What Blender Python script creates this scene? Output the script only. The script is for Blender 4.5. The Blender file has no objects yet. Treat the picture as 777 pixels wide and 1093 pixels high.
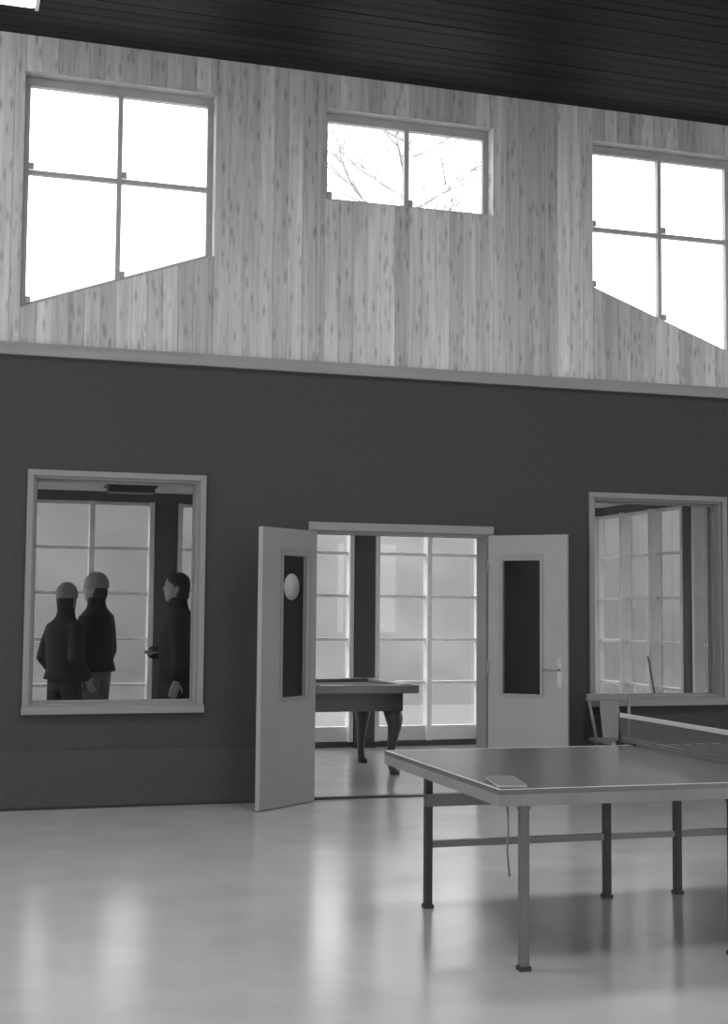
import bpy, bmesh, math, random
from mathutils import Vector, Matrix
random.seed(7)
SC = bpy.context.scene
COL = SC.collection

# ------------------------------------------------------------------ camera
F_PX, CAM_D, CAM_H = 1449.35, 10.16, 1.455
YAW, PITCH, ROLL = math.radians(17.332), math.radians(4.149), math.radians(0.476)
fw = Vector((math.sin(YAW)*math.cos(PITCH), math.cos(YAW)*math.cos(PITCH), math.sin(PITCH)))
rt = Vector((math.cos(YAW), -math.sin(YAW), 0)); up = rt.cross(fw)
rt2 = math.cos(ROLL)*rt + math.sin(ROLL)*up; up2 = -math.sin(ROLL)*rt + math.cos(ROLL)*up
cd = bpy.data.cameras.new('camera'); cam = bpy.data.objects.new('camera', cd); COL.objects.link(cam)
M = Matrix((rt2, up2, -fw)).transposed().to_4x4(); M.translation = Vector((0, -CAM_D, CAM_H)); cam.matrix_world = M
cd.sensor_fit = 'VERTICAL'; cd.sensor_height = 36.0; cd.lens = F_PX/1093*36.0; cd.clip_end = 300
SC.camera = cam

# ------------------------------------------------------------------ world, lights, exposure
SKY, REAR_W, SIDE_W, LAMP_E, ROOF_E = 5.0, 50, 60, 3.0, 15.0
w = bpy.data.worlds.new('overcast'); SC.world = w; w.use_nodes = True
w.node_tree.nodes['Background'].inputs['Color'].default_value = (1, 1, 1, 1)
w.node_tree.nodes['Background'].inputs['Strength'].default_value = SKY
def area(name, loc, rot, sx, sy, e):
    l = bpy.data.lights.new(name, 'AREA'); l.shape = 'RECTANGLE'; l.size = sx; l.size_y = sy; l.energy = e
    o = bpy.data.objects.new(name, l); COL.objects.link(o); o.location = loc; o.rotation_euler = rot
    return o
HX0, HX1, HY0, HZ = -5.0, 12.0, -15.0, 5.72
for x in (-2.2, 9.0):      # daylight entering by the rear windows
    area('daylight_rear', (x, HY0+.1, 2.2), (math.radians(90), 0, 0), 4.4, 2.6, REAR_W/2)
for i in range(2):         # daylight entering by the large windows of the left wall
    area('daylight_side', (HX0+.1, -2.4-7.0*i, 1.95), (0, math.radians(-90), 0), 2.5, 3.6, SIDE_W/2)
SC.view_settings.view_transform = 'Standard'; SC.view_settings.look = 'None'
SC.view_settings.exposure = 0.0; SC.view_settings.gamma = 1.0; SC.view_settings.use_curve_mapping = False

# ------------------------------------------------------------------ materials
def new_mat(name):
    m = bpy.data.materials.new(name); m.use_nodes = True
    nt = m.node_tree; return m, nt, nt.nodes['Principled BSDF']
def node(nt, t, **kw):
    n = nt.nodes.new(t)
    for k, v in kw.items(): setattr(n, k, v)
    return n
def grey(v): return (v, v, v, 1)
def plain(name, v, rough=.6, var=.12, scale=8, bump=0.0, spec=.5, metal=0.0, stretch=(1, 1, 1), rnd=0.0, rvar=0.0):
    m, nt, p = new_mat(name)
    g = node(nt, 'ShaderNodeNewGeometry'); mp = node(nt, 'ShaderNodeMapping'); mp.inputs['Scale'].default_value = stretch
    nz = node(nt, 'ShaderNodeTexNoise'); nz.inputs['Scale'].default_value = scale; nz.inputs['Detail'].default_value = 5
    nt.links.new(g.outputs['Position'], mp.inputs['Vector']); nt.links.new(mp.outputs['Vector'], nz.inputs['Vector'])
    r = node(nt, 'ShaderNodeMapRange'); r.inputs['From Min'].default_value = .25; r.inputs['From Max'].default_value = .75
    r.inputs['To Min'].default_value = v*(1-var); r.inputs['To Max'].default_value = v*(1+var)
    nt.links.new(nz.outputs['Fac'], r.inputs['Value'])
    out = r.outputs['Result']
    if rnd:
        oi = node(nt, 'ShaderNodeObjectInfo'); r2 = node(nt, 'ShaderNodeMapRange')
        r2.inputs['To Min'].default_value = 1-rnd; r2.inputs['To Max'].default_value = 1+rnd
        nt.links.new(oi.outputs['Random'], r2.inputs['Value'])
        mu = node(nt, 'ShaderNodeMath', operation='MULTIPLY'); nt.links.new(out, mu.inputs[0]); nt.links.new(r2.outputs['Result'], mu.inputs[1]); out = mu.outputs[0]
    nt.links.new(out, p.inputs['Base Color'])
    p.inputs['Roughness'].default_value = rough; p.inputs['Specular IOR Level'].default_value = spec; p.inputs['Metallic'].default_value = metal
    if rvar:
        r3 = node(nt, 'ShaderNodeMapRange'); r3.inputs['To Min'].default_value = rough-rvar; r3.inputs['To Max'].default_value = rough+rvar
        nt.links.new(nz.outputs['Fac'], r3.inputs['Value']); nt.links.new(r3.outputs['Result'], p.inputs['Roughness'])
    if bump:
        b = node(nt, 'ShaderNodeBump'); b.inputs['Strength'].default_value = bump; b.inputs['Distance'].default_value = .01
        nt.links.new(nz.outputs['Fac'], b.inputs['Height']); nt.links.new(b.outputs['Normal'], p.inputs['Normal'])
    return m
def wood(name, lo, hi, rough=.55, grain=(14, 14, .7), knots=True, rnd=.20):
    """knotty boards: streaky grain along the board, own tone for every board, dark knots"""
    m, nt, p = new_mat(name)
    g = node(nt, 'ShaderNodeNewGeometry'); oi = node(nt, 'ShaderNodeObjectInfo')
    sh = node(nt, 'ShaderNodeVectorMath', operation='SCALE'); sh.inputs[0].default_value = (7.3, 3.1, 11.7)
    nt.links.new(oi.outputs['Random'], sh.inputs['Scale'])
    ad = node(nt, 'ShaderNodeVectorMath', operation='ADD'); nt.links.new(g.outputs['Position'], ad.inputs[0]); nt.links.new(sh.outputs[0], ad.inputs[1])
    mp = node(nt, 'ShaderNodeMapping'); mp.inputs['Scale'].default_value = grain; nt.links.new(ad.outputs[0], mp.inputs['Vector'])
    nz = node(nt, 'ShaderNodeTexNoise'); nz.inputs['Scale'].default_value = 1.6; nz.inputs['Detail'].default_value = 6; nz.inputs['Roughness'].default_value = .6
    nt.links.new(mp.outputs[0], nz.inputs['Vector'])
    r = node(nt, 'ShaderNodeMapRange'); r.inputs['From Min'].default_value = .28; r.inputs['From Max'].default_value = .72
    r.inputs['To Min'].default_value = lo; r.inputs['To Max'].default_value = hi; nt.links.new(nz.outputs['Fac'], r.inputs['Value'])
    r2 = node(nt, 'ShaderNodeMapRange'); r2.inputs['To Min'].default_value = 1-rnd; r2.inputs['To Max'].default_value = 1+rnd
    nt.links.new(oi.outputs['Random'], r2.inputs['Value'])
    mu = node(nt, 'ShaderNodeMath', operation='MULTIPLY'); nt.links.new(r.outputs[0], mu.inputs[0]); nt.links.new(r2.outputs[0], mu.inputs[1])
    out = mu.outputs[0]
    if knots:
        mp2 = node(nt, 'ShaderNodeMapping'); mp2.inputs['Scale'].default_value = (22, 1.0, 5.5); mp2.inputs['Rotation'].default_value = (0, math.radians(-9), 0)
        nt.links.new(ad.outputs[0], mp2.inputs['Vector'])
        vo = node(nt, 'ShaderNodeTexVoronoi'); vo.inputs['Scale'].default_value = 1.0; nt.links.new(mp2.outputs[0], vo.inputs['Vector'])
        kr = node(nt, 'ShaderNodeMapRange'); kr.inputs['From Min'].default_value = .05; kr.inputs['From Max'].default_value = .38
        kr.inputs['To Min'].default_value = .60; kr.inputs['To Max'].default_value = 1.0; nt.links.new(vo.outputs['Distance'], kr.inputs['Value'])
        mk = node(nt, 'ShaderNodeMath', operation='MULTIPLY'); nt.links.new(out, mk.inputs[0]); nt.links.new(kr.outputs[0], mk.inputs[1]); out = mk.outputs[0]
    nt.links.new(out, p.inputs['Base Color']); p.inputs['Roughness'].default_value = rough; p.inputs['Specular IOR Level'].default_value = .25 if knots else .1
    return m
def glass(name, tint=.92, refl=1.0):
    m, nt, p = new_mat(name); nt.nodes.remove(p)
    o = nt.nodes['Material Output']; t = node(nt, 'ShaderNodeBsdfTransparent'); t.inputs['Color'].default_value = grey(tint)
    gl = node(nt, 'ShaderNodeBsdfGlossy'); gl.inputs['Roughness'].default_value = .02
    fr = node(nt, 'ShaderNodeFresnel'); fr.inputs['IOR'].default_value = 1.5
    mu = node(nt, 'ShaderNodeMath', operation='MULTIPLY'); nt.links.new(fr.outputs[0], mu.inputs[0])
    ge = node(nt, 'ShaderNodeNewGeometry'); fb = node(nt, 'ShaderNodeMapRange'); fb.inputs['To Min'].default_value = refl; fb.inputs['To Max'].default_value = 0.0
    nt.links.new(ge.outputs['Backfacing'], fb.inputs['Value']); nt.links.new(fb.outputs[0], mu.inputs[1])   # one reflection per sheet
    mx = node(nt, 'ShaderNodeMixShader'); nt.links.new(mu.outputs[0], mx.inputs['Fac']); nt.links.new(t.outputs[0], mx.inputs[1]); nt.links.new(gl.outputs[0], mx.inputs[2])
    nt.links.new(mx.outputs[0], o.inputs['Surface']); return m
def emit(name, e):
    m, nt, p = new_mat(name); p.inputs['Base Color'].default_value = grey(.8); p.inputs['Emission Color'].default_value = grey(1); p.inputs['Emission Strength'].default_value = e; return m

MT = dict(
    dark=plain('dark_paint', .054, .75, .10, 30, .05, spec=.2), base=plain('dark_base_panel', .060, .7, .10, 30, .04, spec=.2),
    pine=wood('knotty_pine', .36, .60), ledge=wood('pine_ledge', .19, .25, knots=False, grain=(.8, 14, 14)),
    pineframe=plain('pine_frame', .34, .5, .12, 5, stretch=(1, 1, 1)),
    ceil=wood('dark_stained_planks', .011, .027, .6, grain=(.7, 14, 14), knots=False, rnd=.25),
    lino=plain('linoleum', .46, .20, .07, 3.0, 0.0, spec=.5, rvar=.03), lino2=plain('annex_floor', .42, .16, .07, 3.0, spec=.5, rvar=.03),
    white=plain('white_paint', .45, .5, .06, 6), casing=plain('pale_casing', .22, .5, .06, 6), door=plain('pale_door_paint', .26, .5, .05, 6),
    facade=plain('white_glazing_bars', .85, .45, .04, 8), column=plain('dark_column', .075, .6, .1, 12), plaster=plain('plaster', .42, .8, .06, 4),
    annexceil=plain('annex_ceiling', .6, .8, .06, 4), header=plain('annex_header', .10, .7, .08, 6),
    glass=glass('window_glass'), inner=glass('interior_glass', .80, 1.0), doorglass=glass('dark_door_glass', .8, .5), frost=glass('annex_glass', .86, 1.0),
    ttop=plain('table_top_paint', .11, .26, .10, 3, spec=.5), ttedge=plain('table_edge_wood', .19, .5, .12, 6), line=plain('white_line', .55, .5, .03, 6),
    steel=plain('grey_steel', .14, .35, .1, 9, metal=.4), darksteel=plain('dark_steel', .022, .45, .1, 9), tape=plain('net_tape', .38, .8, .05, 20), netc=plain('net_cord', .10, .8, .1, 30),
    cloth=plain('billiard_cloth', .16, .9, .08, 40), rail=plain('billiard_rail', .17, .35, .15, 6), apron=plain('billiard_apron', .055, .4, .2, 6), brass=plain('dull_metal', .3, .3, .1, 9, metal=.8),
    chair=plain('pale_chair_wood', .20, .5, .12, 7), tray=plain('grey_cover', .15, .5, .06, 10), traytop=plain('paper_pages', .4, .5, .06, 10),
    skin=plain('skin', .34, .55, .06, 20), blackcoat=plain('black_coat', .014, .9, .25, 20, .2), blacktr=plain('black_trousers', .02, .9, .2, 25), greytr=plain('grey_trousers', .14, .9, .12, 25),
    palehat=plain('pale_knit', .30, .9, .15, 60, .3), darkhair=plain('dark_hair', .02, .7, .3, 60, .3), shoe=plain('dark_shoe', .02, .4, .2, 20),
    lampbody=plain('lamp_enamel', .6, .4, .03, 8), rooflight=emit('diffusing_roof_glazing', ROOF_E), opal=emit('opal_diffuser', LAMP_E), rounddisc=plain('pale_disc', .40, .5, .05, 30),
    bark=plain('washed_out_bark', .42, .9, .2, 6), bank=plain('winter_slope', .11, .95, .25, .6, .2), snow=plain('outdoor_paving', .13, .9, .05, .5), roof=plain('snowy_roofing', .6, .8, .1, 5), shade=plain('lamp_off', .09, .5, .05, 8), stick=plain('dark_wood_stick', .03, .5, .2, 12))  # tree bark paled to imitate branches washed out by sky glare

# ------------------------------------------------------------------ mesh helpers
def link(name, me, mat=None, parent=None, kind=None):
    o = bpy.data.objects.new(name, me); COL.objects.link(o)
    if mat is not None and len(me.materials) == 0: me.materials.append(mat)
    if parent is not None: o.parent = parent
    if kind: o['kind'] = kind
    return o
class MB:
    def __init__(s): s.v = []; s.f = []; s.smooth = []
    def add(s, vs, fs, smooth=False):
        n = len(s.v); s.v += [tuple(v) for v in vs]; s.f += [tuple(i+n for i in f) for f in fs]; s.smooth += [smooth]*len(fs); return s
    def box(s, x0, x1, y0, y1, z0, z1):
        return s.add([(x0,y0,z0),(x1,y0,z0),(x1,y1,z0),(x0,y1,z0),(x0,y0,z1),(x1,y0,z1),(x1,y1,z1),(x0,y1,z1)],
                     [(3,2,1,0),(4,5,6,7),(0,1,5,4),(1,2,6,5),(2,3,7,6),(3,0,4,7)])
    def bar(s, a, b, wd, ht, upv=(0,0,1)):
        a = Vector(a); b = Vector(b); d = (b-a).normalized(); sx = d.cross(Vector(upv))
        if sx.length < 1e-4: sx = Vector((1,0,0))
        sx.normalize(); sz = sx.cross(d); q = []
        for p in (a, b):
            for i, j in ((-1,-1),(1,-1),(1,1),(-1,1)): q.append(p+sx*wd/2*i+sz*ht/2*j)
        return s.add(q, [(3,2,1,0),(4,5,6,7),(0,1,5,4),(1,2,6,5),(2,3,7,6),(3,0,4,7)])
    def prism_xz(s, pts, y0, y1):      # polygon in the x-z plane, counter-clockwise seen from -y
        n = len(pts)
        return s.add([(x,y0,z) for x,z in pts]+[(x,y1,z) for x,z in pts],
                     [tuple(range(n)), tuple(range(2*n-1, n-1, -1))]+[(i, i+n, (i+1)%n+n, (i+1)%n) for i in range(n)])
    def loft(s, rings, n=16, smooth=True):  # rings: (centre, ax vector, ay vector)
        vs = []
        for c, ax, ay in rings:
            c = Vector(c); ax = Vector(ax); ay = Vector(ay)
            for k in range(n):
                t = 2*math.pi*k/n; vs.append(c+ax*math.cos(t)+ay*math.sin(t))
        fs = []
        for r in range(len(rings)-1):
            for k in range(n): fs.append((r*n+k, r*n+(k+1)%n, (r+1)*n+(k+1)%n, (r+1)*n+k))
        fs.append(tuple(reversed(range(n)))); fs.append(tuple(range((len(rings)-1)*n, len(rings)*n)))
        return s.add(vs, fs, smooth)
    def tube(s, pts, radii, n=10):
        pts = [Vector(p) for p in pts]
        if not hasattr(radii, '__len__'): radii = [radii]*len(pts)
        rings = []; ref = None
        for i, p in enumerate(pts):
            d = (pts[min(i+1, len(pts)-1)]-pts[max(i-1, 0)]).normalized()
            if ref is None: ref = Vector((1,0,0)) if abs(d.x) < .8 else Vector((0,1,0))
            ax = (ref-d*ref.dot(d)).normalized(); ay = d.cross(ax); ref = ax
            rings.append((p, ax*radii[i], ay*radii[i]))
        return s.loft(rings, n)
    def mesh(s, name):
        me = bpy.data.meshes.new(name); me.from_pydata(s.v, [], s.f)
        me.polygons.foreach_set('use_smooth', s.smooth); me.update(); return me
    def build(s, name, mat, parent=None, kind=None, bevel=0.0, seg=2):
        me = s.mesh(name)
        if bevel:
            bm = bmesh.new(); bm.from_mesh(me); bmesh.ops.bevel(bm, geom=list(bm.edges), offset=bevel, segments=seg, affect='EDGES', profile=.6); bm.to_mesh(me); bm.free()
        return link(name, me, mat, parent, kind)
def empty(name, loc=(0,0,0), rz=0.0, label=None, cat=None, group=None, kind=None):
    o = bpy.data.objects.new(name, None); COL.objects.link(o); o.location = loc; o.rotation_euler = (0,0,rz); o.empty_display_size = .1
    return tag(o, label, cat, group, kind)
def tag(o, label=None, cat=None, group=None, kind=None):
    if label: o['label'] = label
    if cat: o['category'] = cat
    if group: o['group'] = group
    if kind: o['kind'] = kind
    return o

# ------------------------------------------------------------------ the hall: front wall with its openings
ZL = 3.345            # where dark wall ends and boards begin
DX0, DX1, DZ = 2.75, 4.225, 2.072
LW = (.64, 1.868, .745, 2.42); RW = (5.16, 6.372, .745, 2.405)
UA = dict(x0=.507, x1=1.945, top=5.445, b=lambda x: 3.668+.354*(x-.54))
UB = dict(x0=2.83, x1=4.26, top=5.445, b=lambda x: 4.70)
UC = dict(x0=5.17, x1=6.56, top=5.445, b=lambda x: 4.188-.360*(x-5.155))
WT = .20
def strips(mb, openings, x0, x1, z0, z1, y0, y1):
    xs = sorted({x0, x1} | {v for o in openings for v in (o['x0'], o['x1'])})
    for a, b in zip(xs, xs[1:]):
        op = [o for o in openings if o['x0'] < (a+b)/2 < o['x1']]
        if not op: mb.box(a, b, y0, y1, z0, z1); continue
        o = op[0]; e = 1e-6
        if o['b'](a+e) > z0+1e-4: mb.prism_xz([(a,z0),(b,z0),(b,o['b'](b-e)),(a,o['b'](a+e))], y0, y1)
        if o['top'] < z1-1e-4: mb.box(a, b, y0, y1, o['top'], z1)
def rect(x0, x1, zb, zt): return dict(x0=x0, x1=x1, top=zt, b=lambda x: zb)
lower_open = [rect(*LW), rect(*RW), rect(DX0, DX1, 0, DZ)]
mb = MB(); strips(mb, lower_open, HX0, HX1, 0, ZL, 0, WT)
tag(mb.build('wall_front', MT['dark']), 'dark grey painted lower wall with door and two interior windows', kind='structure')
mb = MB(); strips(mb, [UA, UB, UC], HX0, HX1, ZL, HZ+.1, .02, WT)
up_wall = tag(mb.build('wall_front_upper', MT['pine']), 'upper wall clad in vertical knotty pine boards', kind='structure')
# vertical boards, every one a piece
BW = .1165; share = {}
def board_mesh(wd, bl, br, t):
    key = (round(wd,4), round(bl,4), round(br,4), round(t,4))
    if key in share: return share[key]
    prof = [(0.0003,.02),(0.0003,-.001),(.003,-.004),(wd-.003,-.004),(wd-.0003,-.001),(wd-.0003,.02)]
    zb = lambda x: bl+(br-bl)*x/wd
    m = MB(); n = 6
    m.add([(x,y,zb(x)) for x,y in prof]+[(x,y,t) for x,y in prof],
          [tuple(range(n)), tuple(range(2*n-1, n-1, -1))]+[(i, i+n, (i+1)%n+n, (i+1)%n) for i in range(n)])
    me = m.mesh('board'); me.materials.append(MT['pine']); share[key] = me; return me
x = -2.6; ends = sorted(v for o in (UA, UB, UC) for v in (o['x0'], o['x1']))
while x < 9.4:
    nx = x+BW
    for e in ends:
        if x+.012 < e < nx+.012: nx = e; break
    wd = nx-x; o = next((o for o in (UA, UB, UC) if o['x0'] < x+wd/2 < o['x1']), None)
    zb = ZL+.045; zt = HZ
    segs = [(zb, zb, zt)] if o is None else None
    def put(x, wd, bl, br, t):
        b = link('board', board_mesh(wd, bl-zb, br-zb, t-zb), None, up_wall); b.location = (x, random.uniform(-.0015, .0015), zb)
    if o is None: put(x, wd, zb, zb, zt)
    else:
        put(x, wd, o['top'], o['top'], zt)
        # the piece below the window: flat foot, slanted head
        bl, br = o['b'](x), o['b'](nx)
        prof = [(0.0003,.02),(0.0003,-.001),(.003,-.004),(wd-.003,-.004),(wd-.0003,-.001),(wd-.0003,.02)]
        m = MB(); n = 6; h = lambda q: bl+(br-bl)*q/wd-zb
        m.add([(q,y,0) for q,y in prof]+[(q,y,h(q)) for q,y in prof],
              [tuple(range(n)), tuple(range(2*n-1, n-1, -1))]+[(i, i+n, (i+1)%n+n, (i+1)%n) for i in range(n)])
        bb = m.build('board', MT['pine'], up_wall); bb.location = (x, random.uniform(-.0015, .0015), zb)
    x = nx
# ledge between boards and dark wall, base panels
MB().box(HX0, HX1, -.045, .02, 3.30, 3.392).build('trim_1', MT['ledge'], kind='structure', bevel=.006)
tag(MB().box(HX0, DX0-.06, -.012, 0, .02, .425).build('baseboard_left', MT['base']), 'tall dark base panel left of the double door', kind='structure')
tag(MB().box(DX1+.06, HX1, -.012, 0, .02, .425).build('baseboard_right', MT['base']), 'tall dark base panel right of the double door', kind='structure')

# floor, ceiling, other walls of the hall (with the windows the daylight comes through)
MB().box(HX0-.2, HX1+.2, HY0-.2, 0.0, -.12, 0).build('floor', MT['lino'], kind='structure')
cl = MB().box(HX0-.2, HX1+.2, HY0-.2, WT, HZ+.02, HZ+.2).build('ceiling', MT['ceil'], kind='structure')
PW = .125; pm = None
for k in range(26):
    m = MB(); y1 = -.002-k*PW; y0 = y1-PW+.003
    if pm is None:
        pm = MB().add([(0,0,0),(16,0,0),(16,-PW+.003,0),(0,-PW+.003,0),(0,-.003,-.02),(16,-.003,-.02),(16,-PW+.006,-.02),(0,-PW+.006,-.02)],
            [(0,1,2,3),(7,6,5,4),(4,5,1,0),(5,6,2,1),(6,7,3,2),(7,4,0,3)]).mesh('plank'); pm.materials.append(MT['ceil'])
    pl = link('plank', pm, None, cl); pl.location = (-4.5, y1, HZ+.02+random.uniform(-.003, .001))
def side_wall(name, ax, pos, a0, a1, holes, inward):
    mb = MB(); zs0, zs1 = 0, HZ
    ops = [rect(*h) for h in holes]; strips(mb, ops, a0, a1, zs0, zs1, 0, .2)
    o = mb.build(name, MT['plaster'], kind='structure')
    o.matrix_world = Matrix.Translation(pos) @ Matrix.Rotation(ax, 4, 'Z'); return o
rw_holes = [(x-2.2, x+2.2, .9, 3.5) for x in (-2.2, 9.0)]
side_wall('wall_back', 0, (0, HY0-.2, 0), HX0-.2, HX1+.2, rw_holes, 1)
side_wall('wall_left', math.radians(90), (HX0, 0, 0), HY0, 0, [(-2.4-7.0*i-1.8, -2.4-7.0*i+1.8, .7, 3.2) for i in (1, 0)], 1)
side_wall('wall_right', math.radians(90), (HX1+.2, 0, 0), HY0, 0, [], 1)

# ------------------------------------------------------------------ upper windows
def upper_window(name, U, transom, label):
    root = empty(name, (U['x0'], .11, U['b'](U['x0'])), label=label, kind='structure')
    ox, oz = U['x0'], U['b'](U['x0']); fwid = .045; hh = .070; y0, y1 = 0.0, .05
    x0, x1, t = 0, U['x1']-ox, U['top']-oz; b = lambda q: U['b'](q+ox)-oz
    MB().box(x0, x1, y0, y1, t-hh, t).build('frame_head', MT['pineframe'], root)
    MB().prism_xz([(x0,b(x0)),(x0+fwid,b(x0+fwid)),(x0+fwid,t-hh),(x0,t-hh)], y0, y1).build('frame_side', MT['pineframe'], root)
    MB().prism_xz([(x1-fwid,b(x1-fwid)),(x1,b(x1)),(x1,t-hh),(x1-fwid,t-hh)], y0, y1).build('frame_side', MT['pineframe'], root)
    MB().prism_xz([(x0+fwid,b(x0+fwid)),(x1-fwid,b(x1-fwid)),(x1-fwid,b(x1-fwid)+fwid),(x0+fwid,b(x0+fwid)+fwid)], y0, y1).build('frame_sill', MT['pineframe'], root)
    xm = (x0+x1)/2; h = .018
    MB().prism_xz([(xm-h,b(xm-h)+fwid),(xm+h,b(xm+h)+fwid),(xm+h,t-hh),(xm-h,t-hh)], y0, y1-.002).build('mullion', MT['pineframe'], root)
    cells = []
    for a, c in ((x0+fwid, xm-h), (xm+h, x1-fwid)):
        if transom:
            tz = transom-oz
            MB().box(a, c, y0+.004, y1-.006, tz-h, tz+h).build('transom', MT['pineframe'], root)
            cells += [[(a,tz+h),(c,tz+h),(c,t-hh),(a,t-hh)], [(a,b(a)+fwid),(c,b(c)+fwid),(c,tz-h),(a,tz-h)]]
        else: cells.append([(a,b(a)+fwid),(c,b(c)+fwid),(c,t-hh),(a,t-hh)])
        for zz in ([transom-oz+h] if transom else [])+[b(a)+fwid]:
            MB().box(a, a+.035, y0-.015, y0, zz, zz+.05).build('blur_block', MT['pineframe'], root)  # blocks added to imitate camera-shake smears at the bar joints
    for c in cells: MB().prism_xz(c, .022, .027).build('pane', MT['glass'], root)
    # lining of the opening
    MB().box(x0, x1, -.11, y0, t-.004, t+.012).build('lining_head', MT['pineframe'], root)
    return root
upper_window('window_1', UA, 4.715, 'tall four-pane upper window with slanted foot, left of the three')
upper_window('window_2', UB, None, 'small two-pane upper window above the double door')
upper_window('window_3', UC, 4.715, 'tall four-pane upper window with slanted foot, right of the three')

# ------------------------------------------------------------------ interior windows beside the door
def inner_window(name, W, label):
    x0, x1, z0, z1 = W; root = empty(name, (x0, 0, z0), label=label, kind='structure'); w_, h_ = x1-x0, z1-z0; c = .045
    MB().box(-c, w_+c, -.03, 0, h_, h_+c).build('casing_head', MT['casing'], root, bevel=.004)
    for a in (-c, w_): MB().box(a, a+c, -.03, 0, 0, h_).build('casing_side', MT['casing'], root, bevel=.004)
    MB().box(-c-.005, w_+c+.005, -.055, 0, -.06, 0).build('sill', MT['casing'], root, bevel=.006)
    for n_, bx in (('lining_head',(0,w_,0,WT,h_-.018,h_)),('lining_foot',(0,w_,0,WT,0,.018)),('lining_side',(0,.018,0,WT,.018,h_-.018)),('lining_side',(w_-.018,w_,0,WT,.018,h_-.018))):
        MB().box(*bx).build(n_, MT['casing'], root)
    for bx in ((.018,.034,.09,.12,.018,h_-.018),(w_-.034,w_-.018,.09,.12,.018,h_-.018),(.034,w_-.034,.09,.12,.018,.034),(.034,w_-.034,.09,.12,h_-.034,h_-.018)):
        MB().box(*bx).build('glazing_bead', MT['casing'], root)
    MB().box(.034, w_-.034, .102, .108, .034, h_-.034).build('pane', MT['inner'], root)
    return root
inner_window('window_4', LW, 'large interior window with pale frame left of the double door')
inner_window('window_5', RW, 'large interior window with pale frame right of the double door')

# ------------------------------------------------------------------ double door
fr = empty('trim_2', (DX0, 0, 0), label='pale casing and lining around the open double door', kind='structure'); dw = DX1-DX0
MB().box(-.035, dw+.035, -.035, 0, DZ, DZ+.066).build('casing_head', MT['casing'], fr, bevel=.005)
MB().box(-.05, 0, -.02, 0, 0, DZ).build('casing_side', MT['casing'], fr); MB().box(dw, dw+.05, -.02, 0, 0, DZ).build('casing_side', MT['casing'], fr)
MB().box(0, dw, 0, WT, DZ-.02, DZ).build('lining_head', MT['casing'], fr)
MB().box(0, .02, 0, WT, 0, DZ-.02).build('lining_side', MT['casing'], fr); MB().box(dw-.02, dw, 0, WT, 0, DZ-.02).build('lining_side', MT['casing'], fr)
MB().box(0, dw, .02, .10, 0, .012).build('threshold', MT['darksteel'], fr)
def door(name, hinge, free, label, g0, g1, handle, disc):
    hx, hy = hinge; d = Vector((free[0]-hx, free[1]-hy)); L = d.length; a = math.atan2(d.y, d.x)
    root = empty(name, (hx, hy, .008), a, label, kind='structure'); H = 2.055; T = .04; z0, z1 = .79, 1.905
    y0, y1 = -T/2, T/2
    m = MB(); m.box(0, g0, y0, y1, 0, H); m.box(g1, L, y0, y1, 0, H); m.box(g0, g1, y0, y1, 0, z0); m.box(g0, g1, y0, y1, z1, H)
    me = m.mesh('leaf'); bm = bmesh.new(); bm.from_mesh(me); bmesh.ops.remove_doubles(bm, verts=bm.verts, dist=1e-5); bm.to_mesh(me); bm.free()
    link('leaf', me, MT['door'], root)
    e = .022; f = .006
    for bx in ((g0-f, g0+e, z0-f, z1+f), (g1-e, g1+f, z0-f, z1+f), (g0+e, g1-e, z1-e-.03, z1+f), (g0+e, g1-e, z0-f-.014, z0+.01)):
        MB().box(bx[0], bx[1], y0-.008, y1+.008, bx[2], bx[3]).build('glazing_bead', MT['casing'], root)
    MB().box(g0+e, g1-e, -.004, .004, z0+.01, z1-e-.03).build('pane', MT['doorglass'], root)
    for zz in (.25, 1.0, 1.8): MB().tube([(0, y0-.012, zz-.05), (0, y0-.012, zz+.05)], .009, 8).build('hinge', MT['door'], root)
    if handle:
        for s in (-1, 1):
            hd = MB().box(L-.085, L-.045, s*T/2-.004, s*T/2+.004, .86, 1.08).build('handle_plate', MT['brass'], root, bevel=.002)
            MB().tube([(L-.065, s*(T/2), 1.0), (L-.065, s*(T/2+.045), 1.0), (L-.075, s*(T/2+.05), 1.0), (L-.185, s*(T/2+.05), .995)], [.009,.009,.009,.008], 8).build('lever', MT['brass'], hd)
    if disc:
        s, zc, r = disc
        side = y1 if math.cos(a) < 0 else y0
        yy = .006 if side > 0 else -.006
        m = MB(); n = 28; m.loft([((s, yy*.8, zc), (r,0,0), (0,0,r*1.05)), ((s, yy*1.15, zc), (r,0,0), (0,0,r*1.05))], n)
        o = m.build('pane_disc', MT['rounddisc'], root); o['label'] = 'pale round disc on the dark glass'  # pale round disc set on the pane
    return root
door('door_1', (2.762, -.045), (2.236, -.468), 'pale door leaf with disc on its narrow dark pane, left of doorway', .085, .45, False, (.30, 1.62, .095))
door('door_2', (4.215, -.045), (4.70, -.478), 'pale door leaf with lever handle, right of the doorway', .10, .45, True, None)

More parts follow.
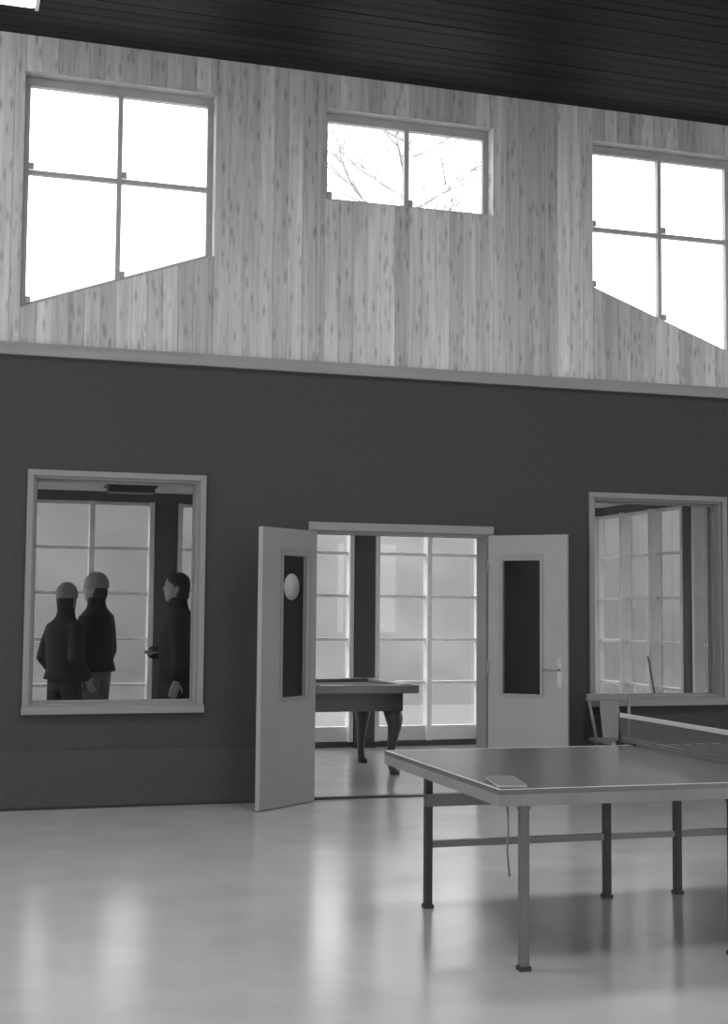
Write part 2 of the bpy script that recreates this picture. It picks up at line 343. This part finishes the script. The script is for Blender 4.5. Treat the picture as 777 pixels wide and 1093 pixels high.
# ------------------------------------------------------------------ the annex room behind
AX0, AX1, AY = -.25, 7.22, 3.90
MB().box(AX0-.2, AX1+.2, 0.0, AY+.2, -.12, 0).build('floor_annex', MT['lino2'], kind='structure')
MB().box(AX0, AX1, WT, AY+.1, 2.64, 2.74).build('ceiling_annex', MT['annexceil'], kind='structure')
MB().box(AX0, AX1, WT, WT+.02, 2.45, 2.64).build('wall_annex_inner', MT['plaster'], kind='structure')
MB().box(AX0, AX1, AY-.14, AY+.1, 2.545, 2.64).build('trim_3', MT['header'], kind='structure')
RZ = [.20, .68, 1.145, 1.61, 2.07, 2.53]
pane_cache = {}
def pane_mesh(wd, ht):
    k = (round(wd,3), round(ht,3))
    if k not in pane_cache:
        me = MB().box(0, wd, 0, .008, 0, ht).mesh('pane'); me.materials.append(MT['frost']); pane_cache[k] = me
    return pane_cache[k]
def glazed_bay(name, origin, rz, length, n, label, depth=.12):
    root = empty(name, origin, rz, label, kind='structure'); mw = .05
    pitch = (length-mw)/n
    for i in range(n+1): MB().box(i*pitch, i*pitch+mw, -depth, 0.02, .06, 2.545).build('mullion', MT['facade'], root)
    for i in range(n):
        a = i*pitch+mw; b = (i+1)*pitch
        MB().box(a, b, -.05, .02, .06, RZ[0]-.015).build('bottom_rail', MT['facade'], root)
        for j, z in enumerate(RZ): MB().box(a, b, -.055, .02, z-.015, z+.015).build('transom', MT['facade'], root)
        for j in range(5):
            p = link('pane', pane_mesh(b-a, RZ[j+1]-RZ[j]-.03), None, root); p.location = (a, 0, RZ[j]+.015)
    MB().box(0, length, -.05, .02, 0, .06).build('plinth', MT['header'], root)
    return root
cols = [.10, 2.22, 4.37, 6.45]
names = ['far glazed bay of white bars, behind the people', 'far glazed bay of white bars, behind the left door leaf', 'far glazed bay of white bars, seen through the doorway', 'far glazed bay of white bars, behind the right door leaf']
bays = [(cols[0]+.13, cols[1]-.12), (cols[1]+.12, cols[2]-.12), (cols[2]+.12, cols[3]-.12), (cols[3]+.12, AX1-.02)]
for i, (a, b) in enumerate(bays):
    glazed_bay('window_%d' % (6+i), (a, AY, 0), 0, b-a, 3 if i < 3 else 1, names[i])
glazed_bay('window_10', (AX1, AY-.06, 0), math.radians(-90), 1.97, 3, 'glazed end wall of white bars seen through the right window')
glazed_bay('window_11', (AX1, 1.70, 0), math.radians(-90), 1.42, 2, 'second glazed bay of the annex end wall, behind the dark column')
glazed_bay('window_12', (AX0, WT+.03, 0), math.radians(90), 3.45, 5, 'glazed left end wall of the annex, outside the picture')
MB().box(AX0-.1, AX0-.02, WT, AY+.02, 2.53, 2.74).build('wall_annex_left', MT['plaster'], kind='structure')
MB().box(-40, AX0-.25, .3, AY+.2, -.2, -.1).build('floor_outside_left', MT['snow'], kind='structure')
MB().box(AX0, AX1+.1, AY+.02, AY+.1, 2.53, 2.74).build('wall_annex_outer', MT['plaster'], kind='structure')
MB().box(AX1+.02, AX1+.1, WT, AY+.02, 2.53, 2.74).build('wall_annex_right', MT['plaster'], kind='structure')
MB().box(AX1-.05, AX1+.02, WT, AY-.15, 2.545, 2.64).build('trim_4', MT['header'], kind='structure')
def column(x, y, sx, sy, label):
    t = empty('column', (x, y, 0), label=label, cat='column', group='dark columns of the glazed room')
    MB().box(-sx/2, sx/2, -sy/2, sy/2, 0.06, 2.545).build('shaft', MT['column'], t, bevel=.008)
    MB().box(-sx/2-.015, sx/2+.015, -sy/2-.015, sy/2+.015, 0, .06).build('base', MT['column'], t)
for c, lb in zip(cols, ('dark square column left of the people, mostly behind the window frame', 'dark square column behind the figure at the right of the left window', 'dark square column behind the billiard table, seen through the doorway', 'dark square column hidden behind the right door leaf')):
    column(c, AY-.03, .22, .22, lb)
column(AX1-.03, 1.80, .18, .16, 'dark square column seen through the right interior window')
# annex roof, a low gable meeting the upper windows
m = MB(); zr = lambda x: 4.62-.355*abs(x-3.52)
for a, b in ((-.9, 3.52), (3.52, 7.94)):
    m.prism_xz([(a, zr(a)-.14), (b, zr(b)-.14), (b, zr(b)-.04), (a, zr(a)-.04)], WT, AY+.6)
m.build('roof_annex', MT['roof'], kind='structure')
MB().prism_xz([(AX0, 2.74), (AX1+.1, 2.74), (AX1+.1, zr(AX1+.1)-.15), (3.52, 4.46), (AX0, zr(AX0)-.15)], AY+.02, AY+.1).build('wall_annex_gable', MT['plaster'], kind='structure')
MB().box(-40, 60, AY+.22, 12, -.2, -.1).build('floor_outside', MT['snow'], kind='structure')
# grey slope rising behind the annex and round its right side
bk = MB(); prof = [(0, -.2), (1.5, .5), (4.5, 3.4), (8, 5.0), (26, 5.6)]
path = [(-40, 11.0, 0, 1), (10, 11.0, 0, 1), (15.5, 9.0, .7, .7), (17.5, 3.0, 1, 0), (17.5, .4, 1, 0)]
vs = [(px+dx*o, py+dy*o, z) for px, py, dx, dy in path for o, z in prof]; n_ = len(prof)
bk.add(vs, [(i*n_+j, (i+1)*n_+j, (i+1)*n_+j+1, i*n_+j+1) for i in range(len(path)-1) for j in range(n_-1)], True)
bk.build('embankment', MT['bank'], kind='structure')
MB().box(AX1+.25, 50, .3, AY+.2, -.2, -.1).build('floor_outside_right', MT['snow'], kind='structure')

# ------------------------------------------------------------------ table-tennis table
TA = math.radians(-1.14); TO = Vector((2.143, -3.67, 0))
tt = empty('table_tennis_table', TO, TA, 'table tennis table with dark top and pale edge in front of doorway', 'table')
# local: x along the length, -y towards the camera
TL, TWd, TH = 2.74, 1.525, .76
for k in range(2):
    a = k*TL/2+(.002 if k else 0); b = (k+1)*TL/2-(0 if k else .002)
    tp = MB().box(a, b, -TWd, 0, TH-.02, TH).build('tabletop', MT['ttop'], tt)
    for n_, bx in (('edge_line',(a,b,-TWd,-TWd+.012)), ('edge_line',(a,b,-.012,0)), ('edge_line',((0,.012) if k == 0 else (TL-.012,TL))+(-TWd+.012,-.012))):
        MB().box(*bx, TH, TH+.0012).build(n_, MT['line'], tp)
    e = .065
    for bx in ((a,b,-TWd,-TWd+.025), (a,b,-.025,0), ((0,.025) if k == 0 else (TL-.025,TL))+(-TWd+.025,-.025)):
        MB().box(*bx, TH-e, TH-.02).build('edge_board', MT['ttedge'], tt)
    MB().box(a+.17, b-.17, -.16, -.11, .50, .56).build('apron_rail', MT['steel'], tt)
    for xx in (a+.2, b-.2):
        for yy in (-.09, -TWd+.23):
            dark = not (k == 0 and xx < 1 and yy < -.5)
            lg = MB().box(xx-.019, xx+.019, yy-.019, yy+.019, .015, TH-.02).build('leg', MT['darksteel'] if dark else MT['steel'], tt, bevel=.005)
            MB().box(xx-.024, xx+.024, yy-.024, yy+.024, 0, .018).build('foot', MT['darksteel'], lg)
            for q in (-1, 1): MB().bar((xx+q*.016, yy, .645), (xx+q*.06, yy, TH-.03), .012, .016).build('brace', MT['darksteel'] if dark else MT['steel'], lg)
        MB().box(xx-.015, xx+.015, -TWd+.25, -.11, TH-.085, TH-.05).build('cross_rail', MT['steel'], tt)
    MB().box(a+.22, b-.22, -.105, -.078, .292, .325).build('stretcher', MT['steel'], tt)
    if k == 0: MB().box(b-.18, b+.19, -.104, -.079, .294, .322).build('link_bar', MT['steel'], tt)
MB().tube([(.045,-TWd+.03,TH-.05), (.05,-TWd+.028,.62), (.046,-TWd+.03,.52), (.055,-TWd+.03,.42)], .0045, 6).build('hanging_cord', MT['steel'], tt)
# net, a clamp-on set
nt_ = empty('table_tennis_net', tt.matrix_world @ Vector((0,0,0)), TA, 'net with pale top tape clamped across the table', 'net')
nt_.location = TO; xm = TL/2
y0, y1 = .1525, -TWd-.1525
m = MB(); nv = 120
for i in range(nv+1):
    y = y0-.01+(y1-y0+.02)*i/nv; m.box(xm-.0010, xm+.0010, y-.0030, y+.0030, TH+.008, TH+.140)
for j in range(10): z = TH+.008+j*.0145; m.box(xm-.0010, xm+.0010, y1+.01, y0-.01, z-.0028, z+.0028)
ms = m.build('mesh', MT['netc'], nt_); ms['kind'] = 'stuff'
MB().box(xm-.006, xm+.006, y1, y0, TH+.135, TH+.1575).build('top_tape', MT['tape'], nt_, bevel=.002)
MB().box(xm-.004, xm+.004, y1+.15, y0-.15, TH+.002, TH+.014).build('bottom_cord', MT['netc'], nt_)
for y, s in ((y0, -1), (y1, 1)):
    ps = MB().tube([(xm, y, TH-.03), (xm, y, TH+.160)], .010, 10).build('post', MT['darksteel'], nt_)
    MB().box(xm-.02, xm+.02, min(y, y+s*.19), max(y, y+s*.19), TH-.085, TH-.067).build('clamp', MT['darksteel'], ps)
    MB().box(xm-.02, xm+.02, min(y, y+s*.19), max(y, y+s*.19), TH+.0015, TH+.010).build('clamp_jaw', MT['darksteel'], ps)
    MB().box(xm-.02, xm+.02, y-.012, y+.012, TH-.085, TH+.010).build('bracket', MT['darksteel'], ps)
# thin notebook on the near corner
nb = empty('notebook', TO+Matrix.Rotation(TA, 3, 'Z') @ Vector((.10, -1.345, TH+.0013)), TA+math.radians(-11), 'thin grey notebook lying on the near left corner of the table', 'notebook')
MB().box(-.06, .06, -.14, .14, 0, .002).build('cover', MT['tray'], nb); MB().box(-.06, .06, -.14, .14, .012, .014).build('cover', MT['tray'], nb)
MB().box(-.058, .058, -.138, .138, .002, .012).build('pages', MT['traytop'], nb)

# ------------------------------------------------------------------ billiard table in the annex
bt = empty('billiard_table', (2.20, 1.28, 0), 0, 'dark billiard table with curved legs behind the doorway', 'billiard table')
L_, W_, H_ = 1.90, 1.30, .80
MB().box(.10, L_-.10, .10, W_-.10, H_-.06, H_-.035).build('cloth_bed', MT['cloth'], bt)
for n_, bx in (('rail',(0,L_,0,.12)), ('rail',(0,L_,W_-.12,W_)), ('rail',(0,.12,.12,W_-.12)), ('rail',(L_-.12,L_,.12,W_-.12))):
    MB().box(*bx, H_-.075, H_).build(n_, MT['rail'], bt, bevel=.012)
for bx in ((.12,L_-.12,.10,.13), (.12,L_-.12,W_-.13,W_-.10), (.12,.15,.13,W_-.13), (L_-.15,L_-.12,.13,W_-.13)):
    MB().box(*bx, H_-.235, H_-.075).build('apron', MT['apron'], bt)
for px, py in ((.09,.09),(L_/2,.06),(L_-.09,.09),(.09,W_-.09),(L_/2,W_-.06),(L_-.09,W_-.09)):
    MB().loft([((px,py,H_+.001),(.055,0,0),(0,.055,0)),((px,py,H_+.004),(.05,0,0),(0,.05,0))], 16).build('pocket', MT['darksteel'], bt)
for sx, sy in ((1,1),(-1,1),(1,-1),(-1,-1)):
    cx = L_/2+sx*(L_/2-.19); cy = W_/2+sy*(W_/2-.19); rg = []
    for z, off, r in ((H_-.235,.0,.085),(H_-.30,.012,.082),(H_-.38,.018,.062),(.28,.0,.042),(.14,-.012,.034),(.06,.0,.036),(.03,.02,.05),(0,.02,.045)):
        rg.append(((cx+sx*off, cy+sy*off, z), (r,0,0), (0,r,0)))
    MB().loft(rg, 14).build('leg', MT['apron'], bt)

# ------------------------------------------------------------------ chair under the right window
ch = empty('chair', (5.20, -.42, 0), math.radians(180), 'pale wooden chair standing under the right interior window', 'chair')
MB().box(-.20, .20, -.20, .20, .43, .455).build('seat', MT['chair'], ch, bevel=.008)
for sx in (-1, 1):
    MB().tube([(sx*.145,-.17,.45), (sx*.185,-.235,.78)], [.016,.013], 8).build('back_post', MT['chair'], ch)
    for sy in (-1, 1): MB().tube([(sx*.15,sy*.15,.44), (sx*.18,sy*.19,0)], [.018,.013], 8).build('leg', MT['chair'], ch)
MB().box(-.20, .20, -.255, -.225, .745, .80).build('top_rail', MT['chair'], ch, bevel=.006)
MB().bar((0,-.175,.455), (0,-.24,.76), .17, .014, (0,1,0)).build('back_splat', MT['chair'], ch)
for sx in (-1, 1): MB().bar((sx*.165,-.17,.2), (sx*.165,.17,.2), .018, .018).build('stretcher', MT['chair'], ch)
# stick leaning behind the right window
tag(MB().tube([(7.00, 2.05, .008), (7.085, 2.55, 1.0)], [.012,.010], 8).build('stick', MT['stick']), 'thin dark stick leaning behind the right window glass', 'stick')

# ------------------------------------------------------------------ ceiling lamps
def lamp(loc, label, z=HZ):
    t = empty('ceiling_lamp', loc, 0, label, 'lamp')
    MB().box(-.62, .62, -.17, .17, -.03, 0).build('housing', MT['lampbody'], t)
    MB().box(-.60, .60, -.15, .15, -.12, -.03).build('diffuser', MT['opal'], t, bevel=.02)
    for s in (-.61, .61): MB().box(s-.012, s+.012, -.16, .16, -.125, -.03).build('end_cap', MT['lampbody'], t)
lamp((-.08, -.88, HZ), 'long glowing opal ceiling lamp above the upper left window')
def roof_light(n, loc):
    t = empty('window_%d' % n, loc, 0, 'flat diffusing roof light in the ceiling of the hall', kind='structure')
    MB().box(-.8, .8, -.5, .5, -.004, .012).build('diffusing_pane', MT['rooflight'], t)
    for bx in ((-.86,.86,-.56,-.5), (-.86,.86,.5,.56), (-.86,-.8,-.5,.5), (.8,.86,-.5,.5)): MB().box(*bx, -.03, .015).build('frame', MT['lampbody'], t)
for n, (x, y) in enumerate(((3.4, -3.9), (-.9, -3.9), (7.9, -3.9), (3.4, -8.2), (-.9, -8.2), (7.9, -8.2))): roof_light(13+n, (x, y, HZ))
al = empty('ceiling_lamp', (1.75, 3.05, 2.64), 0, 'flat dark unlit ceiling lamp in the room behind the left window', 'lamp')
MB().box(-.22, .22, -.12, .12, -.07, -.02).build('shade', MT['shade'], al, bevel=.01); MB().box(-.24, .24, -.13, .13, -.02, 0).build('ceiling_plate', MT['shade'], al)

# ------------------------------------------------------------------ people
def solidify(mb_, name, voxel, mat, parent, smooth=2):
    me = mb_.mesh(name); tmp = bpy.data.objects.new('tmp', me); COL.objects.link(tmp)
    r = tmp.modifiers.new('r', 'REMESH'); r.mode = 'VOXEL'; r.voxel_size = voxel
    s = tmp.modifiers.new('s', 'SMOOTH'); s.factor = .5; s.iterations = smooth
    dg = bpy.context.evaluated_depsgraph_get(); out = bpy.data.meshes.new_from_object(tmp.evaluated_get(dg)); out.name = name
    bpy.data.objects.remove(tmp); bpy.data.meshes.remove(me)
    out.materials.clear(); out.polygons.foreach_set('use_smooth', [True]*len(out.polygons))
    return link(name, out, mat, parent)
def limb(mb_, pts, rad, n=14): mb_.tube(pts, rad, n)
def person(loc, h, rz, label, coat_len, hatm, trm, arms, hair='cap', stance=.1, lean=0.0, head_turn=0.0):
    """local frame: figure faces +y, feet at z=0; built at 1.75 m and scaled to h"""
    root = empty('person', loc, rz, label, 'person', 'people behind the left window'); root.scale = (h/1.75,)*3
    E_ = lambda c, a, b: (c, (a,0,0), (0,b,0))
    b = MB()
    b.loft([E_((0,0,.86),.12,.09), E_((0,0,.93),.165,.115), E_((0,.0,1.05),.14,.10), E_((0,.005,1.18),.155,.11), E_((0,0,1.32),.175,.115), E_((0,-.005,1.41),.165,.09), E_((0,-.005,1.46),.09,.065), E_((0,.0,1.50),.058,.058), E_((0,.01,1.57),.055,.058)], 20)
    hd = Matrix.Rotation(head_turn, 3, 'Z'); hp = lambda p: Vector((0,.012,0))+hd @ Vector(p)
    hr = []
    for z, a, c, oy in ((1.525,.035,.045,.045),(1.545,.055,.07,.025),(1.58,.066,.088,.012),(1.63,.073,.096,.004),(1.68,.074,.097,0),(1.72,.064,.085,-.004),(1.742,.045,.06,-.006),(1.75,.02,.03,-.006)):
        hr.append((hp((0,oy,z)), hd @ Vector((a,0,0)), hd @ Vector((0,c,0))))
    b.loft(hr, 20)
    b.tube([hp((0,.095,1.655)), hp((0,.112,1.625)), hp((0,.095,1.61))], [.008,.015,.010], 8)                      # nose
    b.tube([hp((-.022,.088,1.578)), hp((0,.097,1.58)), hp((.022,.088,1.578))], [.006,.010,.006], 8)               # mouth
    for s in (-1, 1):
        b.tube([hp((s*.070,-.005,1.60)), hp((s*.080,-.012,1.63)), hp((s*.072,-.01,1.655))], [.010,.016,.010], 8)   # ears
        b.tube([hp((s*.012,.088,1.66)), hp((s*.035,.088,1.665)), hp((s*.052,.076,1.66))], [.007,.009,.007], 8)      # brows
    legs = {}
    for s in (-1, 1):
        hip = Vector((s*.085,0,.90)); kn = Vector((s*(.085+stance*.45),.02,.49)); an = Vector((s*(.085+stance*.9),-.015,.08)); legs[s] = (hip, kn, an)
        limb(b, [hip, hip.lerp(kn,.4), kn, kn.lerp(an,.35), an], [.088,.078,.055,.056,.038])
        b.loft([((an.x,-.05,.045),(.03,0,0),(0,0,.035)), ((an.x,.02,.045),(.036,0,0),(0,0,.042)), ((an.x,.12,.032),(.042,0,0),(0,0,.028)), ((an.x,.19,.022),(.028,0,0),(0,0,.018))], 12)
    hands = {}
    for s in (-1, 1):
        sh, el, wr, fd = [Vector(q) for q in arms[s]]
        limb(b, [sh, sh.lerp(el,.5), el, el.lerp(wr,.4), wr], [.055,.047,.040,.038,.027])
        fd = fd.normalized(); side = fd.cross(Vector((s,0,.01))).normalized() if abs(fd.x) < .9 else Vector((0,1,0))
        nrm = fd.cross(side).normalized()
        pc = wr+fd*.05
        b.loft([(wr, side*.025, nrm*.018), (wr+fd*.04, side*.038, nrm*.016), (wr+fd*.085, side*.042, nrm*.013), (wr+fd*.095, side*.036, nrm*.010)], 12)
        for k, ln in enumerate((.068, .078, .072, .056)):
            p0 = wr+fd*.085+side*(-.030+.020*k); c1 = (fd*.9+nrm*.25*-s).normalized(); c2 = (fd*.55+nrm*.8*-s).normalized()
            limb(b, [p0, p0+fd*ln*.4, p0+fd*ln*.4+c1*ln*.32, p0+fd*ln*.4+c1*ln*.32+c2*ln*.28], [.0095,.009,.0085,.007], 8)
        t0 = wr+fd*.03-side*.032; t1 = (fd*.7-side*.7).normalized()
        limb(b, [t0, t0+t1*.035, t0+t1*.055+fd*.02], [.012,.0105,.008], 8)
    solidify(b, 'body', .009, MT['skin'], root)
    # coat
    c = MB(); zl = coat_len
    c.loft([E_((0,0,zl),.215,.17), E_((0,0,(zl+1.0)/2),.205,.16), E_((0,0,1.02),.185,.145), E_((0,.0,1.18),.192,.15), E_((0,-.005,1.32),.205,.15), E_((0,-.008,1.41),.185,.12), E_((0,-.005,1.465),.10,.085), E_((0,.0,1.51),.082,.08), E_((0,.002,1.545),.080,.080), E_((0,.0,1.562),.074,.074)], 24)
    for s in (-1, 1):
        sh, el, wr, fd = [Vector(q) for q in arms[s]]
        limb(c, [sh+Vector((-s*.03,0,.01)), sh.lerp(el,.5), el, el.lerp(wr,.5), wr], [.088,.076,.068,.062,.050])
    solidify(c, 'coat', .014, MT['blackcoat'], root, 3)
    t = MB()
    t.loft([E_((0,0,.82),.12,.10), E_((0,0,.90),.18,.13), E_((0,0,.98),.16,.12)], 20)
    for s in (-1, 1):
        hip, kn, an = legs[s]
        limb(t, [hip, hip.lerp(kn,.4), kn, kn.lerp(an,.5), an+Vector((0,0,.0))], [.10,.092,.076,.074,.068])
    solidify(t, 'trousers', .012, trm, root)
    for s in (-1, 1):
        an = legs[s][2]; q = MB()
        q.loft([((an.x,-.075,.045),(.03,0,0),(0,0,.044)), ((an.x,-.03,.052),(.044,0,0),(0,0,.052)), ((an.x,.03,.05),(.046,0,0),(0,0,.05)), ((an.x,.13,.036),(.052,0,0),(0,0,.036)), ((an.x,.20,.026),(.036,0,0),(0,0,.026)), ((an.x,.222,.02),(.012,0,0),(0,0,.016))], 14)
        q.build('shoe', MT['shoe'], root)
    # hair and cap
    k = MB(); e = .012
    low = 1.55


    kr = [(hp((0,oy,z)), hd @ Vector((a,0,0)), hd @ Vector((0,cc,0))) for z, a, cc, oy in ((low-.02,.058,.050,-.034),(low+.01,.072,.066,-.036),(1.63,.082,.084,-.026),(1.685,.084,.098,-.012),(1.725,.074,.090,-.008),(1.752,.050,.064,-.008),(1.766,.02,.03,-.008))]
    k.loft(kr, 24); k.build('hair', MT['darkhair'], root)
    if hair == 'cap':
        g = MB(); gr = [(hp((0,oy,z)), hd @ Vector((a,0,0)), hd @ Vector((0,cc,0))) for z, a, cc, oy in ((1.640,.090,.108,-.008),(1.652,.094,.112,-.008),(1.70,.093,.110,-.008),(1.745,.075,.09,-.008),(1.775,.045,.055,-.008),(1.785,.015,.02,-.008))]
        g.loft(gr, 24); cp = g.build('cap', hatm, root)
    return root
down = lambda out, fwd: {s: ((s*.165,0,1.38), (s*(.205+out),-.03,1.10), (s*(.21+out*.6),fwd,.88), (0,.25,-1)) for s in (-1, 1)}
pock = {s: ((s*.165,0,1.38), (s*.235,-.06,1.11), (s*.19,.10,.93), (-s*.2,.6,-.8)) for s in (-1, 1)}
fold = {s: ((s*.165,0,1.38), (s*.25,.02,1.10), (s*.05,.22,1.10), (-s*1,.15,.05)) for s in (-1, 1)}
person((1.02, 1.45, 0), 1.64, math.radians(-58), 'shorter person in black jacket and pale cap, leftmost behind the left window', .92, MT['palehat'], MT['blacktr'], pock, 'cap', .14, head_turn=math.radians(20))
person((1.325, 1.95, 0), 1.74, math.radians(52), 'taller person in black jacket, pale cap and grey trousers behind the left window', .91, MT['palehat'], MT['greytr'], down(-.02, .05), 'cap', .02, head_turn=math.radians(15))
person((1.885, 1.0, 0), 1.74, math.radians(80), 'bareheaded person in dark coat facing left, behind the left window near column', .62, MT['palehat'], MT['blacktr'], {1: fold[1], -1: down(.0,.0)[-1]}, 'bare', .05)

# ------------------------------------------------------------------ bare tree outside the small upper window
def tree(loc, hgt, label, seed):
    rnd = random.Random(seed); t = empty('bare_tree', loc, 0, label, 'tree')
    tm = MB(); bmh = MB(); tw = MB()
    tm.tube([(0,0,-.1), (.1,0,hgt*.25), (0,.1,hgt*.5), (.15,0,hgt*.8), (.1,.05,hgt)], [.22,.18,.14,.07,.02], 10)
    def br(p, d, ln, r, lvl):
        p2 = p+d*ln*.55+Vector((rnd.uniform(-.1,.1),rnd.uniform(-.1,.1),rnd.uniform(0,.1)))*ln*.4; p3 = p2+d*ln*.45+Vector((0,0,.12*ln))
        (bmh if lvl < 2 else tw).tube([p, p2, p3], [r, r*.7, r*.35], 5 if lvl < 2 else 4)
        if lvl >= 3: return
        for i in range(5 if lvl else 6):
            f = rnd.uniform(.3, 1); q = p.lerp(p2, f*2) if f < .5 else p2.lerp(p3, f*2-1)
            nd = (d+Vector((rnd.uniform(-1,1),rnd.uniform(-1,1),rnd.uniform(-.3,.8)))).normalized()
            br(q, nd, ln*rnd.uniform(.45,.65), r*.5, lvl+1)
    for i in range(13):
        z = hgt*(.35+.62*i/13); a = i*2.4
        br(Vector((.05,.03,z)), Vector((math.cos(a),math.sin(a),.5)).normalized(), hgt*.26*(1.15-i/18), .045, 0)
    tm.build('trunk', MT['bark'], t); bmh.build('branches', MT['bark'], t); o = tw.build('twigs', MT['bark'], t); o['kind'] = 'stuff'
tree((9.3, 17.0, 4.9), 8.6, 'bare pale tree outside, seen through the small upper window', 3)
